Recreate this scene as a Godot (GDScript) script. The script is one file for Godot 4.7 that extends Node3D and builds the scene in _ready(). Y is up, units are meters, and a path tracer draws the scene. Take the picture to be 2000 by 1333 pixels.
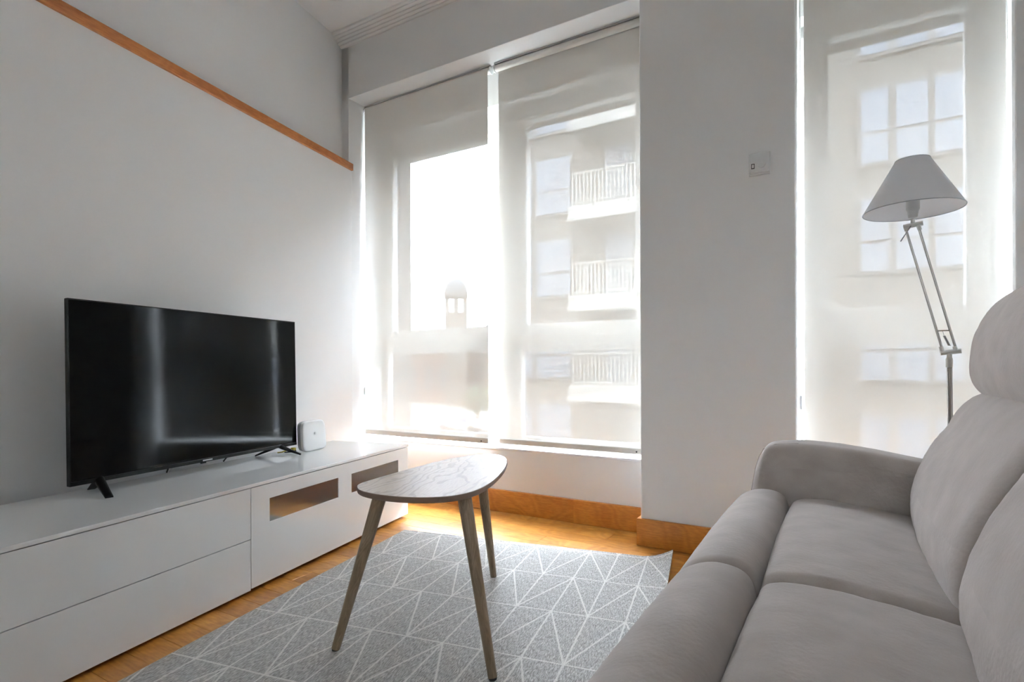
extends Node3D
# A narrow living room seen from beside the sofa, looking at two windows with roller blinds.
# World: y up, the television wall is x = const. The window wall is turned by WA about y:
# points near it are given as (s, y, m): s runs along the window wall, m points from it into the room.

const WA := 0.189468
const EYE := 0.79

var M := {}
var rng := RandomNumberGenerator.new()
var soft := FastNoiseLite.new()


func _ready() -> void:
	rng.seed = 7
	soft.seed = 3
	soft.frequency = 1.0
	camera_and_light()
	materials()
	room()
	windows()
	unseen_rear_window()
	floor_planks()
	television_cabinets()
	sofa()
	rug()
	coffee_table()
	television()
	router()
	floor_lamp()
	thermostat()
	blinds()
	outside()


# ---------------------------------------------------------------- camera, sky, exposure
func camera_and_light() -> void:
	var cam := Camera3D.new()
	cam.name = "camera"
	var near := 0.05
	var f := 1087.66
	cam.near = near
	cam.far = 400.0
	cam.projection = Camera3D.PROJECTION_FRUSTUM
	cam.size = 1333.0 / f * near
	cam.frustum_offset = Vector2(0.0, (717.47 - 666.5) / f * near)
	cam.position = Vector3(0, EYE, 0)
	cam.rotation = Vector3(0, 0.346609, -0.0031254)
	add_child(cam)
	cam.current = true
	var sky_material := ProceduralSkyMaterial.new()
	sky_material.sky_top_color = Color(0.88, 0.94, 1.0)
	sky_material.sky_horizon_color = Color(0.59, 0.61, 0.63)
	sky_material.sky_curve = 0.3
	sky_material.ground_bottom_color = Color(0.25, 0.25, 0.24)
	sky_material.ground_horizon_color = Color(0.4, 0.41, 0.42)
	var sky := Sky.new()
	sky.sky_material = sky_material
	var e := Environment.new()
	e.background_mode = Environment.BG_SKY
	e.sky = sky
	e.background_energy_multiplier = 95.0
	e.tonemap_mode = Environment.TONE_MAPPER_LINEAR
	e.tonemap_exposure = 2.9
	e.sdfgi_enabled = true
	e.ssao_enabled = true
	e.ssil_enabled = true
	var w := WorldEnvironment.new()
	w.name = "environment"
	w.environment = e
	add_child(w)


# ---------------------------------------------------------------- mesh building
class Shape:
	var v := PackedVector3Array()
	var n := PackedVector3Array()
	var uv := PackedVector2Array()

	func tri(a: Vector3, b: Vector3, c: Vector3, na: Vector3, nb: Vector3, nc: Vector3, ua := Vector2.ZERO, ub := Vector2.ZERO, uc := Vector2.ZERO) -> void:
		if (a - c).cross(a - b).dot(na + nb + nc) >= 0.0:
			v.append_array([a, b, c])
			n.append_array([na, nb, nc])
			uv.append_array([ua, ub, uc])
		else:
			v.append_array([a, c, b])
			n.append_array([na, nc, nb])
			uv.append_array([ua, uc, ub])

	func quad(a: Vector3, b: Vector3, c: Vector3, d: Vector3, out: Vector3, u0 := Vector2.ZERO, u1 := Vector2.ONE) -> void:
		var nn := (b - a).cross(d - a)
		if nn.length() < 1e-12:
			nn = (c - b).cross(d - b)
		nn = nn.normalized()
		if nn.dot(out) < 0.0:
			nn = -nn
		tri(a, b, c, nn, nn, nn, u0, Vector2(u1.x, u0.y), u1)
		tri(a, c, d, nn, nn, nn, u0, u1, Vector2(u0.x, u1.y))

	# a box with chamfered edges, from lo to hi
	func box(lo: Vector3, hi: Vector3, r := 0.0, uv_scale := 1.0, uv_off := Vector2.ZERO) -> void:
		var c := (lo + hi) * 0.5
		var h := (hi - lo).abs() * 0.5
		r = minf(r, minf(h.x, minf(h.y, h.z)) * 0.95)
		for ax in 3:
			var a1 := (ax + 1) % 3
			var a2 := (ax + 2) % 3
			for sg in [-1.0, 1.0]:
				var p: Array[Vector3] = []
				for q in [[-1.0, -1.0], [1.0, -1.0], [1.0, 1.0], [-1.0, 1.0]]:
					var t := Vector3.ZERO
					t[ax] = sg * h[ax]
					t[a1] = q[0] * (h[a1] - r)
					t[a2] = q[1] * (h[a2] - r)
					p.append(c + t)
				var o := Vector3.ZERO
				o[ax] = sg
				var long1 := h[a1] >= h[a2]
				var sz := Vector2(h[a1], h[a2]) * 2.0 * uv_scale
				if long1:
					quad(p[0], p[1], p[2], p[3], o, uv_off, uv_off + sz)
				else:
					quad(p[0], p[3], p[2], p[1], o, uv_off, uv_off + Vector2(sz.y, sz.x))
		if r <= 0.0:
			return
		for ax in 3:
			var a1 := (ax + 1) % 3
			var a2 := (ax + 2) % 3
			for s1 in [-1.0, 1.0]:
				for s2 in [-1.0, 1.0]:
					var p: Array[Vector3] = []
					for k in 4:
						var t := Vector3.ZERO
						t[ax] = (h[ax] - r) * (-1.0 if k == 0 or k == 3 else 1.0)
						t[a1] = s1 * (h[a1] if k < 2 else h[a1] - r)
						t[a2] = s2 * (h[a2] - r if k < 2 else h[a2])
						p.append(c + t)
					var o := Vector3.ZERO
					o[a1] = s1
					o[a2] = s2
					quad(p[0], p[1], p[2], p[3], o, uv_off, uv_off + Vector2(h[ax] * 2.0 * uv_scale, r * uv_scale))
		for sx in [-1.0, 1.0]:
			for sy in [-1.0, 1.0]:
				for sz in [-1.0, 1.0]:
					var o := Vector3(sx, sy, sz).normalized()
					var a := c + Vector3(sx * h.x, sy * (h.y - r), sz * (h.z - r))
					var b := c + Vector3(sx * (h.x - r), sy * h.y, sz * (h.z - r))
					var d := c + Vector3(sx * (h.x - r), sy * (h.y - r), sz * h.z)
					tri(a, b, d, o, o, o)

	# a smooth surface through rows of points; normals point away from the rows' middles
	func grid(rows: Array, wrap := false, uv_w := 1.0, uv_h := 1.0, flip := 0) -> void:
		var nr := rows.size()
		var nc: int = rows[0].size()
		var nor := []
		var vote := 0.0
		for i in nr:
			var mid := Vector3.ZERO
			for j in nc:
				mid += rows[i][j]
			mid /= nc
			var line := PackedVector3Array()
			for j in nc:
				var jp := (j + 1) % nc if wrap else mini(j + 1, nc - 1)
				var jm := (j + nc - 1) % nc if wrap else maxi(j - 1, 0)
				var du: Vector3 = rows[i][jp] - rows[i][jm]
				var dv: Vector3 = rows[mini(i + 1, nr - 1)][j] - rows[maxi(i - 1, 0)][j]
				var k := du.cross(dv).normalized()
				line.append(k)
				vote += k.dot(rows[i][j] - mid)
			nor.append(line)
		var sg := (1.0 if vote >= 0.0 else -1.0) if flip == 0 else float(flip)
		var last := nc if wrap else nc - 1
		for i in nr - 1:
			for j in last:
				var k := (j + 1) % nc
				var a := Vector2(float(j) / last * uv_w, float(i) / (nr - 1) * uv_h)
				var b := Vector2(float(j + 1) / last * uv_w, float(i + 1) / (nr - 1) * uv_h)
				tri(rows[i][j], rows[i][k], rows[i + 1][k], nor[i][j] * sg, nor[i][k] * sg, nor[i + 1][k] * sg, a, Vector2(b.x, a.y), b)
				tri(rows[i][j], rows[i + 1][k], rows[i + 1][j], nor[i][j] * sg, nor[i + 1][k] * sg, nor[i + 1][j] * sg, a, b, Vector2(a.x, b.y))

	func cap(ring: Array, out: Vector3) -> void:
		var mid := Vector3.ZERO
		for p in ring:
			mid += p
		mid /= ring.size()
		out = out.normalized()
		for j in ring.size():
			tri(mid, ring[j], ring[(j + 1) % ring.size()], out, out, out)

	# a round bar along a path; radii may differ
	func tube(path: Array, radii: Array, sides := 12, capped := true) -> void:
		var rows := []
		var up := Vector3.UP
		for i in path.size():
			var d: Vector3 = (path[mini(i + 1, path.size() - 1)] - path[maxi(i - 1, 0)]).normalized()
			if i == 0:
				up = Vector3.UP if absf(d.y) < 0.9 else Vector3.RIGHT
			var x := d.cross(up).normalized()
			var y := x.cross(d).normalized()
			up = y
			var r: float = radii[mini(i, radii.size() - 1)]
			var ring := []
			for k in sides:
				var t := TAU * k / sides
				ring.append(path[i] + (x * cos(t) + y * sin(t)) * r)
			rows.append(ring)
		grid(rows, true, 1.0, 1.0)
		if capped:
			cap(rows[0], path[0] - path[1])
			cap(rows[-1], path[-1] - path[-2])

	# turned shape about the y axis through c; profile of (radius, height)
	func lathe(c: Vector3, profile: Array, sides := 32, ends := true) -> void:
		for i in profile.size() - 1:
			var rows := []
			for q in [profile[i], profile[i + 1]]:
				var ring := []
				for k in sides:
					var t := TAU * k / sides
					ring.append(c + Vector3(cos(t) * q.x, q.y, sin(t) * q.x))
				rows.append(ring)
			var slope: Vector2 = profile[i + 1] - profile[i]
			for k in sides:
				var k2 := (k + 1) % sides
				var t0 := TAU * k / sides
				var t1 := TAU * (k + 1) / sides
				var nx := Vector2(slope.y, -slope.x).normalized()
				var n0 := Vector3(cos(t0) * nx.x, nx.y, sin(t0) * nx.x)
				var n1 := Vector3(cos(t1) * nx.x, nx.y, sin(t1) * nx.x)
				tri(rows[0][k], rows[0][k2], rows[1][k2], n0, n1, n1)
				tri(rows[0][k], rows[1][k2], rows[1][k], n0, n1, n0)
			if ends and i == 0 and profile[0].x > 1e-4:
				cap(rows[0], Vector3(0, -signf(slope.y) if slope.y != 0.0 else -1.0, 0))
			if ends and i == profile.size() - 2 and profile[-1].x > 1e-4:
				cap(rows[1], Vector3(0, signf(slope.y) if slope.y != 0.0 else 1.0, 0))

	# flat polygon (x, z) at height y, thickness down to y - t, edge rounded by r
	func slab(outline: Array, y: float, t: float, r: float) -> void:
		var rows := []
		var count := outline.size()
		var middle := Vector2.ZERO
		for p in outline:
			middle += p
		middle /= count
		var steps := [[r, 0.0], [r * 0.3, r * 0.3], [0.0, r], [0.0, t * 0.5], [r * 0.8, t * 0.82], [r * 2.6, t]]
		for s in steps:
			var ring := []
			for k in count:
				var d: Vector2 = (outline[(k + 1) % count] - outline[(k + count - 1) % count]).normalized()
				var inward := Vector2(-d.y, d.x)
				if inward.dot(middle - outline[k]) < 0.0:
					inward = -inward
				var q: Vector2 = outline[k] + inward * s[0]
				ring.append(Vector3(q.x, y - s[1], q.y))
			rows.append(ring)
		grid(rows, true, 6.0, 0.2)
		var top: Array = rows[0]
		for k in count:
			var a: Vector3 = top[k]
			var b: Vector3 = top[(k + 1) % count]
			var c := Vector3(middle.x, y, middle.y)
			tri(c, a, b, Vector3.UP, Vector3.UP, Vector3.UP, Vector2(c.x, c.z), Vector2(a.x, a.z), Vector2(b.x, b.z))
		cap(rows[-1], Vector3.DOWN)

	func mesh() -> ArrayMesh:
		var a := []
		a.resize(Mesh.ARRAY_MAX)
		a[Mesh.ARRAY_VERTEX] = v
		a[Mesh.ARRAY_NORMAL] = n
		a[Mesh.ARRAY_TEX_UV] = uv
		var m := ArrayMesh.new()
		m.add_surface_from_arrays(Mesh.PRIMITIVE_TRIANGLES, a)
		return m


func put(called: String, what, material: Material, parent: Node = null) -> MeshInstance3D:
	var o := MeshInstance3D.new()
	o.name = called
	o.mesh = what.mesh() if what is Shape else what
	o.material_override = null
	for i in o.mesh.get_surface_count():
		o.set_surface_override_material(i, material)
	o.cast_shadow = GeometryInstance3D.SHADOW_CASTING_SETTING_ON
	(parent if parent else self).add_child(o, true)
	return o


func boxed(called: String, lo: Vector3, hi: Vector3, r: float, material: Material, parent: Node = null) -> MeshInstance3D:
	var s := Shape.new()
	s.box(lo, hi, r)
	return put(called, s, material, parent)


func tag(o: Node, label: String, category := "", group := "", kind := "") -> Node:
	o.set_meta("label", label)
	if category:
		o.set_meta("category", category)
	if group:
		o.set_meta("group", group)
	if kind:
		o.set_meta("kind", kind)
	return o


func thing(called: String, label: String, category: String, at := Vector3.ZERO, turn := 0.0, group := "") -> Node3D:
	var o := Node3D.new()
	o.name = called
	add_child(o, true)
	o.position = at
	o.rotation.y = turn
	tag(o, label, category, group)
	return o


func setting(called: String, label := "", turn := 0.0) -> Node3D:
	var o := Node3D.new()
	o.name = called
	add_child(o, true)
	o.rotation.y = turn
	o.set_meta("kind", "structure")
	if label:
		o.set_meta("label", label)
	return o


# (s, y, m) beside the window wall -> world
func at(s: float, y: float, m: float) -> Vector3:
	return Vector3(s * cos(WA) - m * sin(WA), y, s * sin(WA) + m * cos(WA))


# ---------------------------------------------------------------- materials
func lin(r: float, g: float, b: float) -> Color:
	return Color(r, g, b).linear_to_srgb()


func mat(called: String, c: Color, rough := 0.8, metal := 0.0, spec := 0.5) -> StandardMaterial3D:
	var m := StandardMaterial3D.new()
	m.resource_name = called
	m.albedo_color = c
	m.roughness = rough
	m.metallic = metal
	m.metallic_specular = spec
	M[called] = m
	return m


func picture(w: int, h: int, f: Callable) -> ImageTexture:
	var data := PackedByteArray()
	data.resize(w * h * 3)
	var p := 0
	for y in h:
		for x in w:
			var c: Color = f.call(x, y)
			data[p] = int(clampf(c.r, 0, 1) * 255.0)
			data[p + 1] = int(clampf(c.g, 0, 1) * 255.0)
			data[p + 2] = int(clampf(c.b, 0, 1) * 255.0)
			p += 3
	return ImageTexture.create_from_image(Image.create_from_data(w, h, false, Image.FORMAT_RGB8, data))


func noise_bump(freq: float, seed_: int, octaves := 3) -> NoiseTexture2D:
	var t := NoiseTexture2D.new()
	t.width = 512
	t.height = 512
	t.seamless = true
	var k := FastNoiseLite.new()
	k.seed = seed_
	k.frequency = freq
	k.fractal_octaves = octaves
	t.noise = k
	return t


# wood with its grain along u; colours are sRGB
func wood(seed_: int, dark: Color, light: Color, rings: float, w := 512, h := 256) -> ImageTexture:
	var k := FastNoiseLite.new()
	k.seed = seed_
	k.frequency = 1.0
	k.fractal_octaves = 2
	return picture(w, h, func(x, y):
		var u := float(x) / w
		var q := float(y) / h
		var big := k.get_noise_2d(u * 2.2, q * 3.0 + 7.0)
		var ring := sin((q * rings + big * 3.2) * TAU) * 0.5 + 0.5
		var fibre := k.get_noise_2d(u * 9.0, q * 90.0 + 40.0)
		var pore := k.get_noise_2d(u * 26.0 + 90.0, q * 210.0)
		var t := clampf(0.5 + 0.28 * (ring - 0.5) + 0.35 * big + 0.35 * fibre + 0.22 * pore, 0.0, 1.0)
		return dark.lerp(light, t))


func materials() -> void:
	mat("white_wall_paint", lin(0.89, 0.885, 0.875), 0.75, 0.0, 0.35)
	mat("ceiling_paint", lin(0.90, 0.895, 0.885), 0.9, 0.0, 0.3)
	mat("window_lacquer", lin(0.80, 0.80, 0.79), 0.35)
	mat("sill_lacquer", lin(0.82, 0.82, 0.82), 0.4)
	mat("cabinet_gloss", lin(0.84, 0.84, 0.83), 0.06, 0.0, 0.5)
	mat("cabinet_inside", lin(0.45, 0.45, 0.44), 0.5)
	mat("shadow_gap", lin(0.02, 0.02, 0.02), 0.8)
	mat("dark_plinth", lin(0.03, 0.03, 0.03), 0.6)
	mat("smoked_glass", lin(0.20, 0.19, 0.18), 0.02, 0.65, 0.6)
	var glass := mat("clear_glass", Color(1, 1, 1, 0.03), 0.0)
	glass.transparency = BaseMaterial3D.TRANSPARENCY_ALPHA
	mat("screen_black", lin(0.0015, 0.0015, 0.0018), 0.08, 0.0, 0.24)
	mat("tv_plastic", lin(0.005, 0.005, 0.005), 0.4, 0.0, 0.35)
	mat("tv_edge", lin(0.004, 0.004, 0.004), 0.3, 0.0, 0.3)
	mat("white_plastic", lin(0.78, 0.78, 0.77), 0.4)
	mat("grey_plastic", lin(0.42, 0.43, 0.45), 0.4)
	mat("light_plastic", lin(0.6, 0.6, 0.59), 0.45)
	mat("yellow_plug", lin(0.55, 0.45, 0.08), 0.5)
	mat("black_rubber", lin(0.015, 0.015, 0.015), 0.7)
	mat("chrome", lin(0.40, 0.375, 0.35), 0.2, 1.0)
	mat("steel_spring", lin(0.3, 0.29, 0.28), 0.35, 1.0)
	mat("clamp_plastic", lin(0.62, 0.6, 0.56), 0.35)
	mat("aluminium_rail", lin(0.72, 0.69, 0.64), 0.5)
	var shade := mat("lamp_fabric", lin(0.82, 0.82, 0.83), 0.85, 0.0, 0.2)
	shade.backlight_enabled = true
	shade.backlight = lin(0.6, 0.6, 0.61)
	var screen := mat("blind_screen", Color(lin(0.82, 0.79, 0.74), 0.962), 0.9, 0.0, 0.2)
	screen.transparency = BaseMaterial3D.TRANSPARENCY_ALPHA
	screen.backlight_enabled = true
	screen.backlight = lin(0.0160, 0.0134, 0.0108)

	# oiled oak of floor, skirting and rail: four planks' worth of tones
	for i in 4:
		var m := mat("oak_floor_%d" % i, Color.WHITE, 0.3, 0.0, 0.5)
		m.albedo_texture = wood(20 + i, [Color(0.60, 0.37, 0.12), Color(0.64, 0.40, 0.14), Color(0.57, 0.34, 0.10), Color(0.67, 0.43, 0.16)][i], [Color(0.80, 0.56, 0.26), Color(0.83, 0.60, 0.30), Color(0.77, 0.53, 0.23), Color(0.85, 0.63, 0.32)][i], 3.0)
	var skirting := mat("oak_skirting", Color.WHITE, 0.4)
	skirting.albedo_texture = wood(31, Color(0.68, 0.41, 0.13), Color(0.82, 0.55, 0.22), 3.0)
	var rail := mat("oak_rail", Color.WHITE, 0.45)
	rail.albedo_texture = wood(32, Color(0.62, 0.36, 0.17), Color(0.76, 0.49, 0.26), 2.0)

	# ash veneer of the table top, grain along u
	var k := FastNoiseLite.new()
	k.seed = 51
	k.frequency = 1.0
	k.fractal_octaves = 3
	var veneer := mat("ash_veneer", Color.WHITE, 0.36, 0.0, 0.38)
	var grain := func(x, y):
		var u := float(x) / 512.0
		var q := float(y) / 512.0
		var big := k.get_noise_2d(u * 2.2, q * 5.5)
		var flame := sin((q - 0.5) * (q - 0.5) * 150.0 + u * 7.0 + big * 9.0)
		var line := smoothstep(0.25, 0.95, flame)
		var fibre := k.get_noise_2d(u * 12.0, q * 160.0)
		return clampf(0.72 - 0.42 * line + 0.3 * fibre, 0.0, 1.0)
	veneer.albedo_texture = picture(512, 512, func(x, y):
		return Color(0.54, 0.46, 0.40).lerp(Color(0.71, 0.64, 0.57), grain.call(x, y)))
	veneer.heightmap_enabled = true
	veneer.heightmap_texture = picture(512, 512, func(x, y):
		var g: float = grain.call(x, y)
		return Color(g, g, g))
	veneer.heightmap_scale = 0.05
	veneer.uv1_scale = Vector3(1.6, 1.6, 1)
	veneer.uv1_offset = Vector3(0.3, 0.15, 0)
	var edge := mat("ash_edge", lin(0.19, 0.13, 0.095), 0.5)
	edge.metallic_specular = 0.4
	var leg := mat("ash_leg", Color.WHITE, 0.45)
	leg.albedo_texture = wood(61, Color(0.42, 0.35, 0.26), Color(0.60, 0.52, 0.42), 6.0)

	# sofa microfibre: short nap, brushed patches
	var k2 := FastNoiseLite.new()
	k2.seed = 71
	k2.frequency = 1.0
	k2.fractal_octaves = 3
	var cloth := mat("sofa_microfibre", Color.WHITE, 0.85, 0.0, 0.25)
	cloth.albedo_texture = picture(512, 512, func(x, y):
		var u := float(x) / 512.0
		var q := float(y) / 512.0
		var ang := TAU * u
		var patch := k2.get_noise_3d(cos(ang) * 0.9, sin(ang) * 0.9, q * 7.0)
		var fine := k2.get_noise_2d(float(x) * 0.45, float(y) * 0.45)
		var t := clampf(0.5 + 0.55 * patch + 0.22 * fine, 0.0, 1.0)
		return Color(0.635, 0.592, 0.562).lerp(Color(0.715, 0.674, 0.645), t))
	cloth.uv1_triplanar = true
	cloth.uv1_scale = Vector3.ONE * 1.9
	cloth.heightmap_enabled = true
	cloth.heightmap_texture = noise_bump(0.09, 8, 3)
	cloth.heightmap_scale = 0.06
	cloth.rim_enabled = true
	cloth.rim = 0.35
	cloth.rim_tint = 0.6

	# rug: grey heather weave with pale woven lines in triangles
	var k3 := FastNoiseLite.new()
	k3.seed = 91
	k3.frequency = 1.0
	k3.fractal_octaves = 2
	var px := 1024.0 / 1.245
	var woven := func(x, y):
		var X := -1.40 + float(x) / px
		var Z := -2.345 + float(y) / px
		var a := (-0.255 - X) / 0.1175
		var b := (Z + 2.32) / 0.30
		var f := fposmod(b, 1.0)
		var d := absf(a - roundf(a)) * 0.1175
		d = minf(d, absf(b - roundf(b)) * 0.30)
		d = minf(d, absf(wrapf(a - f, -1.0, 1.0)) * 0.1094)
		d = minf(d, absf(wrapf(a + f, -1.0, 1.0)) * 0.1094)
		d += k3.get_noise_2d(float(x) * 0.31, float(y) * 0.31) * 0.0016
		return 1.0 - smoothstep(0.0020, 0.0036, d)
	var rug_mat := mat("rug_weave", Color.WHITE, 0.95, 0.0, 0.15)
	rug_mat.albedo_texture = picture(1024, 1687, func(x, y):
		var h := k3.get_noise_2d(float(x) * 0.40 + 300.0, float(y) * 0.04)
		var h2 := k3.get_noise_2d(float(x) * 0.6, float(y) * 0.08 + 900.0)
		var t := clampf(0.5 + 0.5 * h + 0.5 * h2, 0.0, 1.0)
		var base := Color(0.50, 0.485, 0.47).lerp(Color(0.84, 0.825, 0.81), t)
		return base.lerp(Color(0.88, 0.865, 0.84), 0.72 * woven.call(x, y)))
	rug_mat.heightmap_enabled = true
	rug_mat.heightmap_texture = noise_bump(0.16, 12, 2)
	rug_mat.heightmap_scale = 0.12

	# outside
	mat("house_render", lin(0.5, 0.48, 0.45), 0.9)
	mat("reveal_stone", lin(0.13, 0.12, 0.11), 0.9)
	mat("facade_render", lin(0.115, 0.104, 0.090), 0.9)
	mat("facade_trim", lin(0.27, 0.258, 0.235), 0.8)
	mat("facade_pane", lin(0.16, 0.175, 0.205), 0.25)
	mat("facade_window_frame", lin(0.115, 0.104, 0.092), 0.6)
	mat("brick_red", lin(0.07, 0.045, 0.035), 0.9)
	mat("slate", lin(0.05, 0.05, 0.052), 0.8)
	mat("stone", lin(0.075, 0.062, 0.05), 0.9)
	mat("pavement", lin(0.06, 0.057, 0.047), 0.95)
	mat("leaf", lin(0.045, 0.06, 0.03), 0.8)
	mat("bark", lin(0.14, 0.11, 0.08), 0.9)
	mat("car_white", lin(0.7, 0.72, 0.75), 0.25)
	mat("car_blue", lin(0.10, 0.45, 0.50), 0.25)
	mat("car_glass", lin(0.05, 0.06, 0.08), 0.1)


# ---------------------------------------------------------------- the room
func room() -> void:
	var p: Material = M["white_wall_paint"]
	var left := setting("wall_left", "white wall behind the television")
	boxed("lower_wall", Vector3(-2.42, -0.05, -2.876), Vector3(-2.08, 1.996, 2.8), 0.0, p, left)
	boxed("upper_wall", Vector3(-2.42, 1.996, -3.05), Vector3(-2.157, 2.9, 2.8), 0.0, p, left)
	var s := Shape.new()
	s.box(Vector3(-2.30, 1.995, -2.876), Vector3(-2.066, 2.036, 2.8), 0.002, 1.2)
	tag(put("trim_1", s, M["oak_rail"]), "long oak rail along the television wall", "", "", "structure")

	# window wall, in its own axes
	var front := setting("wall_front", "white window wall with deep bulkhead and low parapet", -WA)
	boxed("jamb", Vector3(-3.1, -0.05, -2.768), Vector3(-2.606, 2.9, -2.43), 0.0, p, front)
	boxed("outer_jamb", Vector3(-3.1, -0.05, -3.0), Vector3(-2.606, 2.9, -2.768), 0.0, M["reveal_stone"], front)
	boxed("bulkhead", Vector3(-2.9, 2.444, -2.66), Vector3(-0.6, 2.9, -2.43), 0.002, p, front)
	boxed("lintel", Vector3(-2.61, 2.262, -2.79), Vector3(-0.77, 2.46, -2.64), 0.0, p, front)
	boxed("outer_lintel", Vector3(-2.61, 2.245, -3.0), Vector3(0.56, 2.9, -2.79), 0.0, M["reveal_stone"], front)
	boxed("parapet", Vector3(-2.61, -0.05, -3.0), Vector3(-0.77, 0.335, -2.593), 0.0, p, front)
	boxed("bulkhead", Vector3(-0.17, 2.444, -2.66), Vector3(0.56, 2.9, -2.43), 0.002, p, front)
	boxed("lintel", Vector3(-0.17, 2.262, -2.79), Vector3(0.56, 2.46, -2.64), 0.0, p, front)
	boxed("parapet", Vector3(-0.17, -0.05, -3.0), Vector3(0.56, 0.335, -2.593), 0.0, p, front)
	# unseen rest of the house front, placed to keep the sky off the street
	boxed("unseen_house_front", Vector3(-24.0, 2.9, -3.0), Vector3(24.0, 24.0, -2.7), 0.0, M["house_render"], front)
	boxed("unseen_house_front", Vector3(0.8, -4.5, -3.0), Vector3(24.0, 2.9, -2.7), 0.0, M["house_render"], front)
	boxed("unseen_house_front", Vector3(-24.0, -4.5, -3.0), Vector3(-3.1, 2.9, -2.7), 0.0, M["house_render"], front)
	boxed("unseen_house_front", Vector3(-3.1, -4.5, -3.0), Vector3(0.8, -0.2, -2.7), 0.0, M["house_render"], front)
	var column := setting("wall_column", "wide white wall pier between the two windows", -WA)
	boxed("pier", Vector3(-0.772, -0.05, -3.0), Vector3(-0.156, 2.9, -2.414), 0.003, p, column)
	var right := setting("wall_right", "white wall behind the sofa", -WA)
	boxed("wall", Vector3(0.53, -0.05, -3.0), Vector3(0.8, 2.9, 3.1), 0.0, p, right)
	boxed("nib", Vector3(0.4885, -0.05, -2.462), Vector3(0.54, 2.9, -2.414), 0.003, p, right)
	var rear := setting("unseen_wall_rear", "unseen white wall behind the camera")  # out of view, set close so it bounces light into the room
	boxed("wall", Vector3(-2.5, -0.05, 1.8), Vector3(-0.95, 2.9, 2.05), 0.0, p, rear)
	boxed("wall", Vector3(-0.95, -0.05, 1.8), Vector3(0.1, 0.7, 2.05), 0.0, p, rear)
	boxed("wall", Vector3(-0.95, 2.4, 1.8), Vector3(0.1, 2.9, 2.05), 0.0, p, rear)
	boxed("wall", Vector3(0.1, -0.05, 1.8), Vector3(1.0, 2.9, 2.05), 0.0, p, rear)
	var top := setting("ceiling", "flat white ceiling", -WA)
	boxed("slab", Vector3(-3.4, 2.81, -3.0), Vector3(0.8, 2.98, 3.2), 0.0, M["ceiling_paint"], top)

	# ribbed cornice under the ceiling along the bulkhead
	var c := Shape.new()
	var prof := []
	prof.append(Vector2(-2.332, 2.812))
	for i in 5:
		var m0 := -2.334 - 0.0185 * i
		var y0 := 2.806 - 0.0085 * i
		for q in 7:
			var t := PI * q / 6.0
			prof.append(Vector2(m0 - 0.0185 * (1.0 - cos(t)) * 0.5, y0 - 0.0085 * q / 6.0 - sin(t) * 0.0075))
	prof.append(Vector2(-2.431, 2.758))
	var rows := []
	for x in [-2.9, 0.56]:
		var line := []
		for q in prof:
			line.append(Vector3(x, q.y, q.x))
		rows.append(line)
	for j in prof.size() - 1:
		var d: Vector2 = prof[j + 1] - prof[j]
		var o := Vector3(0, d.x, -d.y)
		if o.y > 0:
			o = -o
		c.quad(rows[0][j], rows[0][j + 1], rows[1][j + 1], rows[1][j], o)
	var cornice := put("trim_2", c, M["ceiling_paint"])
	cornice.rotation.y = -WA
	tag(cornice, "ribbed white plaster cornice above the window", "", "", "structure")

	for b in [["baseboard_front", "oak skirting under the wide window", Vector3(-2.6, 0.0, -2.6), Vector3(-0.772, 0.119, -2.578)],
			["baseboard_column", "oak skirting around the pier between windows", Vector3(-0.787, 0.0, -2.415), Vector3(-0.141, 0.119, -2.399)]]:
		var t := Shape.new()
		t.box(b[2], b[3], 0.002, 1.4)
		if b[0] == "baseboard_column":
			t.box(Vector3(-0.787, 0.0, -2.579), Vector3(-0.771, 0.119, -2.415), 0.002, 1.4)
		var o := put(b[0], t, M["oak_skirting"])
		o.rotation.y = -WA
		tag(o, b[1], "", "", "structure")


func floor_planks() -> void:
	var f := setting("floor", "oak strip floor", -WA)
	boxed("screed", Vector3(-3.2, -0.2, -3.0), Vector3(0.8, -0.012, 3.2), 0.0, M["shadow_gap"], f)
	var meshes := []
	for i in 5:
		var s := Shape.new()
		s.box(Vector3(0, -0.012, 0), Vector3(1.1992, 0.0, 0.0952), 0.0006, 1.1, Vector2(0.23 * i, 0.41 * i))
		meshes.append(s.mesh())
	var row := 0
	var m := -2.605
	while m < 2.0:
		var s := -3.2 + fposmod(row * 0.47, 1.2) - 0.6
		while s < 0.55:
			if s > -4.0:
				var o := put("plank", meshes[rng.randi() % 5], M["oak_floor_%d" % (rng.randi() % 4)], f)
				o.position = Vector3(s, 0, m)
			s += 1.2
		m += 0.096
		row += 1


func bar(sh: Shape, s0: float, s1: float, y0: float, y1: float, m0 := -2.768, m1 := -2.72) -> void:
	sh.box(Vector3(s0, y0, m0), Vector3(s1, y1, m1), 0.004)


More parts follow.
